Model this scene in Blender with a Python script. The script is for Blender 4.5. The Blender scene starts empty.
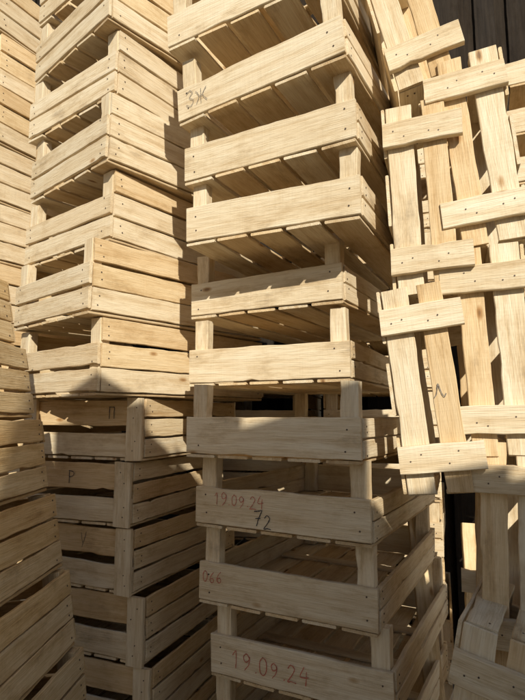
import bpy, math, random
from mathutils import Matrix, Vector, noise

H = 1.213
rng = random.Random(11)
scene = bpy.context.scene
scene.view_settings.view_transform = 'Standard'
scene.view_settings.look = 'None'
scene.view_settings.exposure = 0
col = scene.collection

# ------------------------------------------------------------ materials
def wood_material(name, dark, mid, light, stain=0.35, isl_amt=.9):
    m = bpy.data.materials.new(name); m.use_nodes = True
    nt = m.node_tree; N = nt.nodes; Lk = nt.links; N.clear()
    out = N.new('ShaderNodeOutputMaterial'); bs = N.new('ShaderNodeBsdfPrincipled')
    Lk.new(bs.outputs[0], out.inputs[0])
    at = N.new('ShaderNodeAttribute'); at.attribute_name = 'grain_pos'
    oi = N.new('ShaderNodeObjectInfo'); geo = N.new('ShaderNodeNewGeometry')
    mul = N.new('ShaderNodeMath'); mul.operation = 'MULTIPLY'; mul.inputs[1].default_value = 37.0
    Lk.new(oi.outputs['Random'], mul.inputs[0])
    comb = N.new('ShaderNodeCombineXYZ'); Lk.new(mul.outputs[0], comb.inputs[0]); Lk.new(mul.outputs[0], comb.inputs[1])
    add = N.new('ShaderNodeVectorMath'); add.operation = 'ADD'
    Lk.new(at.outputs['Vector'], add.inputs[0]); Lk.new(comb.outputs[0], add.inputs[1])
    def mapped(sx, sy, sz):
        mp = N.new('ShaderNodeMapping'); mp.inputs['Scale'].default_value = (sx, sy, sz)
        Lk.new(add.outputs[0], mp.inputs[0]); return mp.outputs[0]
    def noi(vec, scale, detail=4, rough=.55, dist=0):
        n = N.new('ShaderNodeTexNoise'); n.inputs['Scale'].default_value = scale
        n.inputs['Detail'].default_value = detail; n.inputs['Roughness'].default_value = rough
        n.inputs['Distortion'].default_value = dist
        Lk.new(vec, n.inputs['Vector']); return n.outputs['Fac']
    def ramp(fac, stops):
        r = N.new('ShaderNodeValToRGB'); els = r.color_ramp.elements
        els[0].position, els[0].color = stops[0][0], (*stops[0][1], 1)
        els[1].position, els[1].color = stops[-1][0], (*stops[-1][1], 1)
        for p, c in stops[1:-1]:
            e = els.new(p); e.color = (*c, 1)
        Lk.new(fac, r.inputs[0]); return r.outputs[0]
    def mix(kind, f, a, b):
        x = N.new('ShaderNodeMixRGB'); x.blend_type = kind
        if isinstance(f, (int, float)): x.inputs[0].default_value = f
        else: Lk.new(f, x.inputs[0])
        Lk.new(a, x.inputs[1]); Lk.new(b, x.inputs[2]); return x.outputs[0]
    grain = noi(mapped(2.4, 42, 42), 1.5, 4, .58, .5)
    fine = noi(mapped(14, 330, 330), 1.5, 2, .6)
    base = ramp(grain, [(.25, dark), (.46, mid), (.7, light)])
    fr = ramp(fine, [(.3, (.74, .67, .58)), (.58, (1, 1, 1))])
    c = mix('MULTIPLY', .6, base, fr)
    isl = ramp(geo.outputs['Random Per Island'], [(0, (.72, .62, .49)), (.12, (.90, .85, .78)), (.3, (1.0, .98, .95)), (.55, (1.0, 1.0, 1.0)), (.75, (1.0, .92, .78)), (.9, (.94, .82, .66)), (1, (.80, .67, .50))])
    c = mix('MULTIPLY', isl_amt, c, isl)
    ob = ramp(oi.outputs['Random'], [(0, (.84, .81, .76)), (1, (1, 1, 1))])
    c = mix('MULTIPLY', .75, c, ob)
    blot = noi(mapped(8, 17, 17), 1.0, 5, .72)
    st = ramp(blot, [(.30, (.44, .37, .30)), (.41, (.80, .73, .63)), (.5, (.97, .95, .92)), (.62, (1, 1, 1))])
    c = mix('MULTIPLY', stain, c, st)
    vo = N.new('ShaderNodeTexVoronoi'); vo.inputs['Scale'].default_value = 1.0
    Lk.new(mapped(5, 12, 12), vo.inputs['Vector'])
    kn = ramp(vo.outputs['Distance'], [(.03, (.24, .13, .07)), (.05, (.58, .41, .25)), (.09, (1, 1, 1))])
    c = mix('MULTIPLY', .85, c, kn)
    Lk.new(c, bs.inputs['Base Color'])
    bs.inputs['Roughness'].default_value = .85
    bs.inputs['Specular IOR Level'].default_value = .15
    ad = N.new('ShaderNodeMath'); ad.operation = 'ADD'; Lk.new(fine, ad.inputs[0]); Lk.new(grain, ad.inputs[1])
    sawn = noi(mapped(210, 9, 9), 1.0, 1, .5)
    sm = N.new('ShaderNodeMath'); sm.operation = 'MULTIPLY'; sm.inputs[1].default_value = .35
    Lk.new(sawn, sm.inputs[0])
    ad2 = N.new('ShaderNodeMath'); ad2.operation = 'ADD'; Lk.new(ad.outputs[0], ad2.inputs[0]); Lk.new(sm.outputs[0], ad2.inputs[1])
    bp = N.new('ShaderNodeBump'); bp.inputs['Strength'].default_value = .75; bp.inputs['Distance'].default_value = .0015
    Lk.new(ad2.outputs[0], bp.inputs['Height']); Lk.new(bp.outputs[0], bs.inputs['Normal'])
    return m

M_wood = wood_material('pale_poplar', (.67, .53, .34), (.81, .695, .50), (.88, .79, .61), .6)
M_warm = wood_material('warm_pine', (.58, .42, .22), (.74, .58, .35), (.83, .69, .46), .6)
M_old = wood_material('old_boards', (.07, .05, .035), (.12, .09, .06), (.17, .13, .09), .7)
M_shade_dark = wood_material('shade_dark_boards', (.015, .012, .010), (.024, .019, .015), (.035, .028, .022), .7)  # near-black colour stands in for the shade on the rear wall

def flat_mat(name, colr, rough=.7, metal=0, nscale=0):
    m = bpy.data.materials.new(name); m.use_nodes = True
    nt = m.node_tree; bs = nt.nodes['Principled BSDF']
    bs.inputs['Roughness'].default_value = rough; bs.inputs['Metallic'].default_value = metal
    n = nt.nodes.new('ShaderNodeTexNoise'); n.inputs['Scale'].default_value = nscale or 300; n.inputs['Detail'].default_value = 6
    tc = nt.nodes.new('ShaderNodeTexCoord'); nt.links.new(tc.outputs['Object'], n.inputs['Vector'])
    r = nt.nodes.new('ShaderNodeValToRGB')
    r.color_ramp.elements[0].position = .3; r.color_ramp.elements[1].position = .7
    r.color_ramp.elements[0].color = (*[c*.7 for c in colr], 1)
    r.color_ramp.elements[1].color = (*[min(1, c*1.35) for c in colr], 1)
    nt.links.new(n.outputs['Fac'], r.inputs[0]); nt.links.new(r.outputs[0], bs.inputs['Base Color'])
    return m
M_nail = flat_mat('rusty_nail', (.10, .07, .05), .6, .3)
M_red = flat_mat('red_marker', (.50, .14, .09), .8)
M_black = flat_mat('black_marker', (.04, .035, .04), .8)
M_grey = flat_mat('pencil_grey', (.17, .15, .13), .8)
M_ground = flat_mat('packed_dirt', (.20, .165, .12), .95, 0, 6)

# ------------------------------------------------------------ mesh builder
class MB:
    def __init__(s): s.v = []; s.f = []; s.a = []; s.m = []
    def plank(s, o, dl, dw, dt, L, w, t, r, bow=.0012, rough=.0018, mi=0):
        o, dl, dw, dt = Vector(o), Vector(dl), Vector(dw), Vector(dt)
        c = min(.0013, t*.22)
        n = max(4, int(L/.02))
        sd = r.random()*100; off = Vector((r.random()*20, r.random()*20, r.random()*20))
        bw = r.uniform(-bow, bow); sk0 = r.uniform(-.0025, .0025); sk1 = r.uniform(-.0025, .0025)
        tp = r.uniform(-.0022, .0022)
        chips = [(r.uniform(.03, .97)*L, r.choice((0, 1)), r.uniform(.0015, .0045)) for _ in range(r.choice((0, 1, 1, 2)))]
        base = len(s.v)
        for i in range(n+1):
            q = i/n; u = q*L
            e0 = rough*noise.noise(Vector((u*14, sd, 0)))+rough*.5*noise.noise(Vector((u*80, sd, 3)))
            e1 = rough*noise.noise(Vector((u*14, sd, 9)))+rough*.5*noise.noise(Vector((u*80, sd, 13))) + tp*(q-.5)
            for cu, sidec, am in chips:
                k = max(0, 1-abs(u-cu)/.02)*am
                if sidec: e1 -= k
                else: e0 += k
            b = bw*4*q*(1-q)
            ring = [(c+e0, 0), (w-c+e1, 0), (w+e1, c), (w+e1, t-c), (w-c+e1, t), (c+e0, t), (e0, t-c), (e0, c)]
            for (a, d) in ring:
                uu = u
                if i == 0: uu = max(0, sk0*(a/w-.5)+.0012)
                if i == n: uu = L-max(0, sk1*(a/w-.5)+.0012)
                s.v.append(o+dl*uu+dw*a+dt*(d+b)); s.a.append((uu+off.x, a+off.y, d+off.z))
        flip = dl.cross(dw).dot(dt) < 0
        def F(ids):
            s.f.append(ids[::-1] if flip else ids); s.m.append(mi)
        for i in range(n):
            for k in range(8):
                k2 = (k+1) % 8; a = base+i*8
                F([a+k, a+8+k, a+8+k2, a+k2][::-1])
        F([base+k for k in range(8)][::-1]); e = base+n*8; F([e+k for k in range(8)])
    def nail(s, p, nrm, r=.0018):
        p, nrm = Vector(p), Vector(nrm)
        a = nrm.orthogonal().normalized(); b = nrm.cross(a)
        base = len(s.v)
        for h in (-.002, .0009):
            for k in range(7):
                an = k/7*math.tau
                s.v.append(p+a*math.cos(an)*r+b*math.sin(an)*r+nrm*h); s.a.append((0, 0, 0))
        for k in range(7):
            k2 = (k+1) % 7; s.f.append([base+k, base+k2, base+7+k2, base+7+k]); s.m.append(1)
        s.f.append([base+7+k for k in range(7)]); s.m.append(1)
    def mesh(s, name, mats):
        me = bpy.data.meshes.new(name); me.from_pydata([tuple(v) for v in s.v], [], s.f)
        at = me.attributes.new('grain_pos', 'FLOAT_VECTOR', 'POINT')
        at.data.foreach_set('vector', [x for a in s.a for x in a])
        for m in mats: me.materials.append(m)
        me.polygons.foreach_set('material_index', s.m); me.update(); return me

X, Y, Z = Vector((1, 0, 0)), Vector((0, 1, 0)), Vector((0, 0, 1))

def crate_kind(W, L, Hh, ends, sides, post=(.036, .026), outside=False, inset=0.0, ts=.008, tb=.006,
               nb=5, bgap=.008, mat=None, nv=3, seed=1, cross=True, rough=.0018):
    out = []
    mat = mat or M_wood
    for v in range(nv):
        r = random.Random(seed*100+v)
        d = []
        pw, pt = post
        y0 = pt if outside else 0.0
        b = MB(); wS = (W-2*.001-(nb-1)*bgap)/nb
        for i in range(nb):
            ww = wS*r.uniform(.93, 1.0)
            b.plank((-W/2+.001+i*(wS+bgap), r.uniform(.0, .004)+y0, 0), Y, X, Z, L-2*y0-r.uniform(.004, .008), ww, tb, r, rough=rough)
        if cross:
            for yy in (L*.33, L*.66):
                b.plank((-W/2+ts+.003, yy, tb+.001), X, Y, Z, W-2*ts-.006, .035, .006, r)
        d.append(('bottom_panel', b.mesh('bottom_panel', [mat, M_nail]), (0, 0, 0)))
        zoff = tb+.0015
        for k, yy in enumerate((y0, L-y0-ts)):
            e = MB(); nr = -1 if k == 0 else 1
            for (z0, z1) in ends:
                dz = r.uniform(-.0018, .0018)
                e.plank((-W/2+r.uniform(0, .002), yy, max(zoff+.001, z0+dz)), X, Z, Y, W-r.uniform(.001, .004), z1-z0, ts, r, bow=.0008, rough=rough*1.1)
                for sx in (-1, 1):
                    cx = sx*(W/2-inset-pw*.5-(0 if outside else ts))
                    if outside: continue
                    for q in (.25, .75):
                        zz = z0+(z1-z0)*q
                        if r.random() < .12: continue
                        e.nail((cx+r.uniform(-.007, .007), 0 if k == 0 else L, zz+r.uniform(-.005, .005)), (0, nr, 0))
            d.append(('end_panel', e.mesh('end_panel', [mat, M_nail]), (0, 0, 0)))
        for sx in (-1, 1):
            e = MB()
            for (z0, z1) in sides:
                xx = -W/2 if sx < 0 else W/2-ts
                a0 = y0+ts+.001
                e.plank((xx, a0+r.uniform(0, .001), max(zoff+.001, z0+r.uniform(-.0018, .0018))), Y, Z, X, L-2*a0-.001, z1-z0, ts, r, bow=.002, rough=rough*1.1)
                for yy in (a0+pw*.5, L-a0-pw*.5):
                    for q in (.3, .7):
                        if r.random() < .15: continue
                        e.nail((sx*W/2, yy+r.uniform(-.006, .006), z0+(z1-z0)*q+r.uniform(-.004, .004)), (sx, 0, 0))
            d.append(('side_panel', e.mesh('side_panel', [mat, M_nail]), (0, 0, 0)))
        for sx in (-1, 1):
            for k in (0, 1):
                p = MB()
                if outside:
                    px = sx*(W/2-inset)-(pw if sx > 0 else 0); py = 0 if k == 0 else L-pt
                    p.plank((0, 0, 0), Z, X, Y, Hh-.001, pw, pt, r, bow=.0006)
                    nr = -1 if k == 0 else 1
                    for (z0, z1) in ends:
                        for q in (.3, .7):
                            p.nail((pw*r.uniform(.25, .75), 0 if k == 0 else pt, z0+(z1-z0)*q), (0, nr, 0), .0015)
                    d.append(('corner_post', p.mesh('corner_post', [mat, M_nail]), (px, py, 0.0)))
                else:
                    px = sx*(W/2-ts-.0006)-(pw if sx > 0 else 0); py = (ts+.0006) if k == 0 else L-ts-.0006-pt
                    p.plank((0, 0, 0), Z, X, Y, Hh-zoff-.001, pw, pt, r, bow=.0006)
                    d.append(('corner_post', p.mesh('corner_post', [mat, M_nail]), (px, py, zoff)))
        out.append(d)
    return out

counter = [0]
def place(kind, mat4, label, group, name='wooden_crate', variant=None):
    e = bpy.data.objects.new(name, None); e.empty_display_size = .05; col.objects.link(e)
    e.matrix_world = mat4
    e['label'] = label; e['category'] = 'wooden crate'; e['group'] = group
    v = kind[counter[0] % len(kind)] if variant is None else kind[variant]
    counter[0] += 1
    parts = []
    for (pn, me, loc) in v:
        o = bpy.data.objects.new(pn, me); col.objects.link(o); o.parent = e; o.location = loc
        parts.append(o)
    return e, parts

def T(x, y, z): return Matrix.Translation((x, y, z))
def RZ(d): return Matrix.Rotation(math.radians(d), 4, 'Z')
def RY(d): return Matrix.Rotation(math.radians(d), 4, 'Y')
def RX(d): return Matrix.Rotation(math.radians(d), 4, 'X')

def corner_mat(cx, cy, cz, W, phi, roll=0, pitch=0):
    return T(cx, cy, H+cz) @ RZ(-phi) @ RY(roll) @ RX(pitch) @ T(-W/2, 0, 0)

# ------------------------------------------------------------ handwriting
G = {
 '1': [[(.1, .72), (.35, 1), (.33, 0)]],
 '9': [[(.5, .78), (.3, 1), (.08, .8), (.2, .52), (.45, .62), (.52, .85), (.46, .4), (.15, 0)]],
 '0': [[(.3, 1), (.08, .7), (.1, .2), (.32, 0), (.52, .3), (.5, .8), (.28, 1.0)]],
 '2': [[(.05, .78), (.25, 1), (.5, .8), (.3, .4), (.02, .02), (.3, .06), (.6, .02)]],
 '4': [[(.3, 1), (.05, .42), (.58, .45)], [(.45, .75), (.4, -.05)]],
 '7': [[(.03, .93), (.3, .96), (.58, 1), (.35, .5), (.2, 0)], [(.12, .48), (.5, .52)]],
 '6': [[(.5, 1), (.2, .65), (.07, .25), (.28, 0), (.5, .18), (.38, .42), (.12, .32)]],
 '.': [[(.1, .02), (.2, .06)]],
 'П': [[(.05, 0), (.07, .98)], [(.0, 1), (.6, .97)], [(.55, .97), (.53, 0)]],
 'Р': [[(.1, 0), (.1, 1)], [(.05, .98), (.5, .88), (.45, .58), (.1, .48)]],
 'V': [[(.0, 1), (.25, .1), (.6, 1.1)], [(.25, .1), (.15, -.3)]],
 '3': [[(.0, .85), (.25, 1), (.45, .8), (.2, .55), (.5, .3), (.3, .0), (-.05, .15)]],
 'Ж': [[(.0, .95), (.25, .5), (.02, .0)], [(.42, 1), (.40, -.05)], [(.85, 1), (.55, .52), (.9, .05)], [(.25, .5), (.55, .52)]],
 'Л': [[(-.1, .0), (.12, .35), (.3, 1.05), (.42, .5), (.62, .0), (.8, .25)]],
}
def catmull(p):
    if len(p) == 2:
        return [(p[0][0]+(p[1][0]-p[0][0])*t/5, p[0][1]+(p[1][1]-p[0][1])*t/5) for t in range(6)]
    q = [p[0]]+list(p)+[p[-1]]; out = []
    for i in range(1, len(q)-2):
        for k in range(6):
            t = k/6
            out.append(tuple(.5*((2*q[i][j])+(-q[i-1][j]+q[i+1][j])*t+(2*q[i-1][j]-5*q[i][j]+4*q[i+1][j]-q[i+2][j])*t*t+(-q[i-1][j]+3*q[i][j]-3*q[i+1][j]+q[i+2][j])*t**3) for j in (0, 1)))
    out.append(p[-1]); return out
def write(panel, text, origin, ux, uy, h, mat, lw=.0022, adv=.72, seed=0):
    r = random.Random(seed+len(text)); origin, ux, uy = Vector(origin), Vector(ux), Vector(uy); nn = ux.cross(uy)
    v = []; f = []; x = 0; lay = 0
    for ch in text:
        dy = r.uniform(-.09, .09); sc = r.uniform(.9, 1.1)
        for st in G[ch]:
            lay += 1
            pts = [Vector((x+a*sc+r.uniform(-.013, .013), b*sc+dy+r.uniform(-.013, .013), 0))*h for a, b in catmull(st)]
            b0 = len(v)
            for i, p in enumerate(pts):
                d = (pts[min(i+1, len(pts)-1)]-pts[max(i-1, 0)]).normalized(); nrm = Vector((-d.y, d.x, 0))
                w = lw*.5*r.uniform(.6, 1.1)
                for sgn in (-1, 1):
                    q = p+nrm*w*sgn
                    v.append(origin+ux*q.x+uy*q.y+nn*(lay*.00003))
            for i in range(len(pts)-1):
                a = b0+2*i; f.append([a, a+2, a+3, a+1])
        x += .35 if ch == '.' else adv
    me = bpy.data.meshes.new('handwriting'); me.from_pydata([tuple(a) for a in v], [], f); me.materials.append(mat)
    o = bpy.data.objects.new('handwriting', me); col.objects.link(o); o.parent = panel
    o['label'] = 'marker pen writing on the plank'
    return o

# ------------------------------------------------------------ crate kinds
K_tall = crate_kind(.40, .60, .16, [(.007, .085)], [(.007, .043), (.048, .085)], post=(.036, .026), ts=.010, seed=1, nv=6)
K_slat = crate_kind(.40, .60, .185, [(.012, .064), (.071, .122)], [(.008, .062), (.067, .121), (.126, .180)], post=(.04, .026), ts=.008, seed=2, nv=5)
K_shade = crate_kind(.38, .55, .1574, [(.008, .066), (.086, .150)], [(.008, .052), (.058, .102), (.108, .152)], post=(.045, .011), outside=True, ts=.007, seed=3, nv=5)
K_left = crate_kind(.38, .60, .15, [(.008, .048), (.054, .094), (.1, .144)], [(.008, .049), (.054, .096), (.101, .145)], ts=.008, seed=4, nv=4, mat=M_warm)
K_side = crate_kind(.385, .30, .150, [(.007, .056), (.074, .118)], [(.007, .056), (.074, .118)], post=(.050, .014), outside=True, inset=.040, ts=.008, nb=3, bgap=.035, seed=5, nv=5, cross=False)

# ------------------------------------------------------------ centre stack
LC = 'tall stack of pale crates with raised corner posts'
cen = [ # X, Y, ztop, dyaw, roll
 (.142, .92, 1.085, 4, -5.5), (.140, .91, .920, 0, -3), (.158, .91, .755, 2, -4.3), (.180, .94, .602, -.5, -1.2), (.186, .95, .452, -1, .6),
 (.170, 1.08, .318, 2, 0), (.182, 1.08, .153, -1.5, 0), (.186, .99, -.008, 0, .2), (.202, 1.00, -.160, 1.2, .4), (.214, 1.02, -.323, 0, .2),
 (.240, 1.02, -.470, .5, 0), (.235, 1.04, -.633, 1, 0), (.24, 1.04, -.796, -1, 0), (.235, 1.05, -.958, 0, 0), (.24, 1.05, -1.12, 0, 0)]
for i, (cx, cy, zt, dy, ro) in enumerate(cen):
    lab = 'pale wooden crate with raised corner posts in a tall stack'
    if i == 8: lab = 'pale wooden crate dated 19.09.24 and marked 72'
    if i == 9: lab = 'pale wooden crate marked 066 in red'
    if i == 10: lab = 'pale wooden crate dated 19.09.24 in red'
    if i == 2: lab = 'sunlit pale wooden crate with a grey pencil scribble'
    e, p = place(K_tall, corner_mat(cx, cy, zt-.083, .40, 27.5+dy, ro+rng.uniform(-.3, .3)), lab, LC)
    f = p[1]; yo = -.0018
    if i == 8:
        write(f, '19.09.24', (-.150, yo, .050), X, Z, .025, M_red, .0016, seed=1)
        write(f, '72', (-.050, yo, .013), X, Z, .029, M_black, .0022, .8)
    if i == 9: write(f, '066', (-.188, yo, .048), X, Z, .022, M_red, .0018, .8)
    if i == 10: write(f, '19.09.24', (-.145, yo, .030), X, Z, .032, M_red, .0021, .84, seed=4)
    if i == 2: write(f, '3Ж', (-.172, yo, .030), X, Z, .034, M_grey, .0015, .75)

# ------------------------------------------------------------ slatted stack on top of shaded stack
bz = .046
bl = [(-.377, 1.20, 0, 0), (-.398, 1.18, 2.5, .3), (-.366, 1.22, -2, -.5), (-.374, 1.19, 2, .5), (-.366, 1.215, -3, 0), (-.380, 1.19, 2, -.4), (-.36, 1.21, -2, 0)]
for k, (cx, cy, dy, ro) in enumerate(bl):
    place(K_slat, corner_mat(cx, cy, bz+k*.1862, .40, 39.6+dy, ro), 'sunlit slatted wooden crate stacked on darker shaded crates', 'slatted crates in a sunlit stack')
sc = [(-.297, 1.3, 0), (-.321, 1.3, -2), (-.315, 1.3, 2), (-.281, 1.3, 0), (-.262, 1.3, -1), (-.27, 1.3, 0), (-.28, 1.3, 1), (-.27, 1.3, 0)]
for k, (cx, cy, dy) in enumerate(sc):
    z = .046-.1574*(k+1)
    e, p = place(K_shade, corner_mat(cx, cy, z, .38, 22+dy, 0), 'shaded wooden crate with outer corner posts under slatted crates', 'crates with outer corner posts in a shaded stack')
    f = p[1]; yo = .011-.0018
    if k == 0: write(f, 'П', (.085, yo, .105), X, Z, .028, M_black, .0022)
    if k == 1: write(f, 'Р', (.0, yo, .100), X, Z, .030, M_black, .0020)
    if k == 2: write(f, 'V', (.03, yo, .108), X, Z, .026, M_black, .0016)

# ------------------------------------------------------------ leaning stack
xs = [-.527, -.478, -.440, -.405, -.371, -.340, -.325, -.32, -.315, -.31]
rl = [-10, -10, -9, -9, -8, -6, -4, -2, -1, 0]
for k in range(10):
    z = .297-.15*(k+1) if k < 6 else .287-.15*(k+1)
    m = T(xs[k], 1.12, H+z) @ RZ(-3+rng.uniform(-2, 2)) @ RY(rl[k]) @ T(-.19, -.60, 0)
    place(K_left, m, 'warm three-slat wooden crate in a leaning stack', 'slatted crates in a leaning stack')

# ------------------------------------------------------------ crates lying on their sides, nested
LS = 'nested crates standing on their sides'
def side_right(x, y, z, yaw, roll, lab='pale crate on its side nested into its neighbour'):
    return place(K_side, T(x, y, H+z) @ RZ(-yaw) @ RY(90+roll), lab, LS)
def side_left(x, y, z, yaw, roll, lab='pale crate on its side nested into its neighbour'):
    c, s = math.cos(math.radians(yaw)), math.sin(math.radians(yaw))
    return place(K_side, T(x+.15*c, y-.15*s, H+z) @ RZ(-yaw) @ RY(-90+roll), lab, LS)
side_right(.222, .99, .835, 18, -13, 'pale crate on its side tilted on top of others')
side_right(.238, .97, .416, 20, -2)
e, p = side_right(.232, .97, .045, 20, -6)
write(p[1], 'Л', (.02, .014-.0018, .08), Z, -X, .022, M_grey, .0016)
side_left(.322, .95, .510, 20, -5)
side_left(.330, .95, .123, 19, -2)
side_left(.345, .95, -.240, 20, 2)
side_left(.345, .95, -.640, 20, 0)
side_left(.345, .95, -1.026, 20, 0)
side_right(.262, .86, -.500, 30, 11, 'pale crate on its side wedged low beside the stack')

# ------------------------------------------------------------ stacks further back
def back_stack(kind, Hh, cx, cy, W, phi, n, lab, grp, j=.012):
    for k in range(n):
        place(kind, corner_mat(cx+rng.uniform(-j, j), cy+rng.uniform(-j, j), -H+k*(Hh+.0005)+.0, W, phi+rng.uniform(-2.5, 2.5)), lab, grp)
back_stack(K_slat, .185, -.82, 1.5, .40, 30, 14, 'slatted wooden crate in a stack beside the wall', 'slatted crates stacked near the wall')
back_stack(K_slat, .185, .60, 1.78, .40, 18, 13, 'slatted wooden crate in a stack behind the others', 'slatted crates stacked near the wall')
back_stack(K_slat, .185, .17, 2.05, .40, 12, 8, 'slatted wooden crate in a stack behind the others', 'slatted crates stacked near the wall')
back_stack(K_tall, .16, 1.08, 1.42, .40, 22, 15, 'pale crate with raised posts in a rear stack', 'raised-post crates stacked at the rear')

for (x0, y0, x1, y1, z1, w) in [(.46, 1.30, .47, 1.60, 1.02, .05), (.52, 1.30, .62, 1.58, .90, .045), (.44, 1.22, .56, 1.5, .62, .04)]:
    a = Vector((x0, y0, .004)); b = Vector((x1, y1, z1)); dl = (b-a).normalized(); dw = dl.cross(Y).normalized(); dt = dl.cross(dw).normalized()
    mb = MB(); mb.plank((0, 0, 0), dl, dw, dt, (b-a).length, w, .012, random.Random(int(x0*100)), bow=.004)
    o = bpy.data.objects.new('loose_board', mb.mesh('loose_board', [M_warm, M_nail])); col.objects.link(o); o.location = a
    o['label'] = 'loose wooden board leaning in a gap between crate stacks'; o['category'] = 'wooden board'; o['group'] = 'loose boards leaning between the stacks'

# ------------------------------------------------------------ setting
me = bpy.data.meshes.new('ground')
me.from_pydata([(-300, -300, 0), (300, -300, 0), (300, 300, 0), (-300, 300, 0)], [], [(0, 1, 2, 3)])
me.materials.append(M_ground)
g = bpy.data.objects.new('ground', me); col.objects.link(g); g['kind'] = 'structure'; g['label'] = 'packed brown dirt yard'; g['category'] = 'ground'

def board_wall(name, x0, x1, y, h, thick, label, hs=None, lap=False, mat=None):
    b = MB(); r = random.Random(5); x = x0; i = 0
    while x < x1:
        w = r.uniform(.11, .15); hh = (hs(x) if hs else h)+r.uniform(-.015, .015)
        yy = y+(thick+.001 if (lap and i % 2) else 0)
        b.plank((x, yy, 0), Z, X, Y, hh, w, thick, r, bow=.003, rough=.002); x += (w-.02) if lap else w+.003; i += 1
    for zz in (.4, 1.5):
        b.plank((x0, y+2*thick+.004, zz), X, Z, Y, x1-x0, .09, .04, r)
    o = bpy.data.objects.new(name, b.mesh(name, [mat or M_old, M_nail])); col.objects.link(o)
    o['label'] = label; o['category'] = 'wall'
board_wall('rear_wall', -3.2, 3.6, 2.7, 4.5, .022, 'board wall behind the crate stacks, coloured near black as shade', lap=True, mat=M_shade_dark)  # deep shade behind the stacks is put into the board colour
board_wall('unseen_shade_wall', -.08, 1.3, -.9, 2.5, .025, 'added unseen board wall that shades the lower crates', lap=True,  # added behind the camera; stepped top shapes the shadow on the stacks
           hs=lambda x: H+(1.345 if x < .10 else 1.30 if x < .24 else 1.175 if x < .54 else .98))

# ------------------------------------------------------------ light
to_sun = Vector((.17, -.83, .50)).normalized()
elev = math.asin(to_sun.z); az = math.atan2(to_sun.x, to_sun.y)
sun = bpy.data.lights.new('sun', 'SUN'); sun.energy = 5.0; sun.angle = math.radians(.5); sun.color = (1, .93, .80)
so = bpy.data.objects.new('sun', sun); col.objects.link(so)
so.rotation_euler = to_sun.to_track_quat('Z', 'Y').to_euler(); so.location = (1, -3, 5)
w = bpy.data.worlds.new('World'); scene.world = w; w.use_nodes = True
nt = w.node_tree; bg = nt.nodes['Background']
sky = nt.nodes.new('ShaderNodeTexSky'); sky.sky_type = 'NISHITA'; sky.sun_disc = False
sky.sun_elevation = elev; sky.sun_rotation = az
nt.links.new(sky.outputs[0], bg.inputs[0]); bg.inputs[1].default_value = .08

# ------------------------------------------------------------ camera
cd = bpy.data.cameras.new('camera'); cam = bpy.data.objects.new('camera', cd); col.objects.link(cam)
cd.sensor_fit = 'VERTICAL'; cd.sensor_height = 36; cd.lens = 27.05; cd.clip_start = .02; cd.clip_end = 1000
cam.location = (0, 0, H); cam.rotation_euler = (math.radians(97.1), 0, 0)
scene.camera = cam
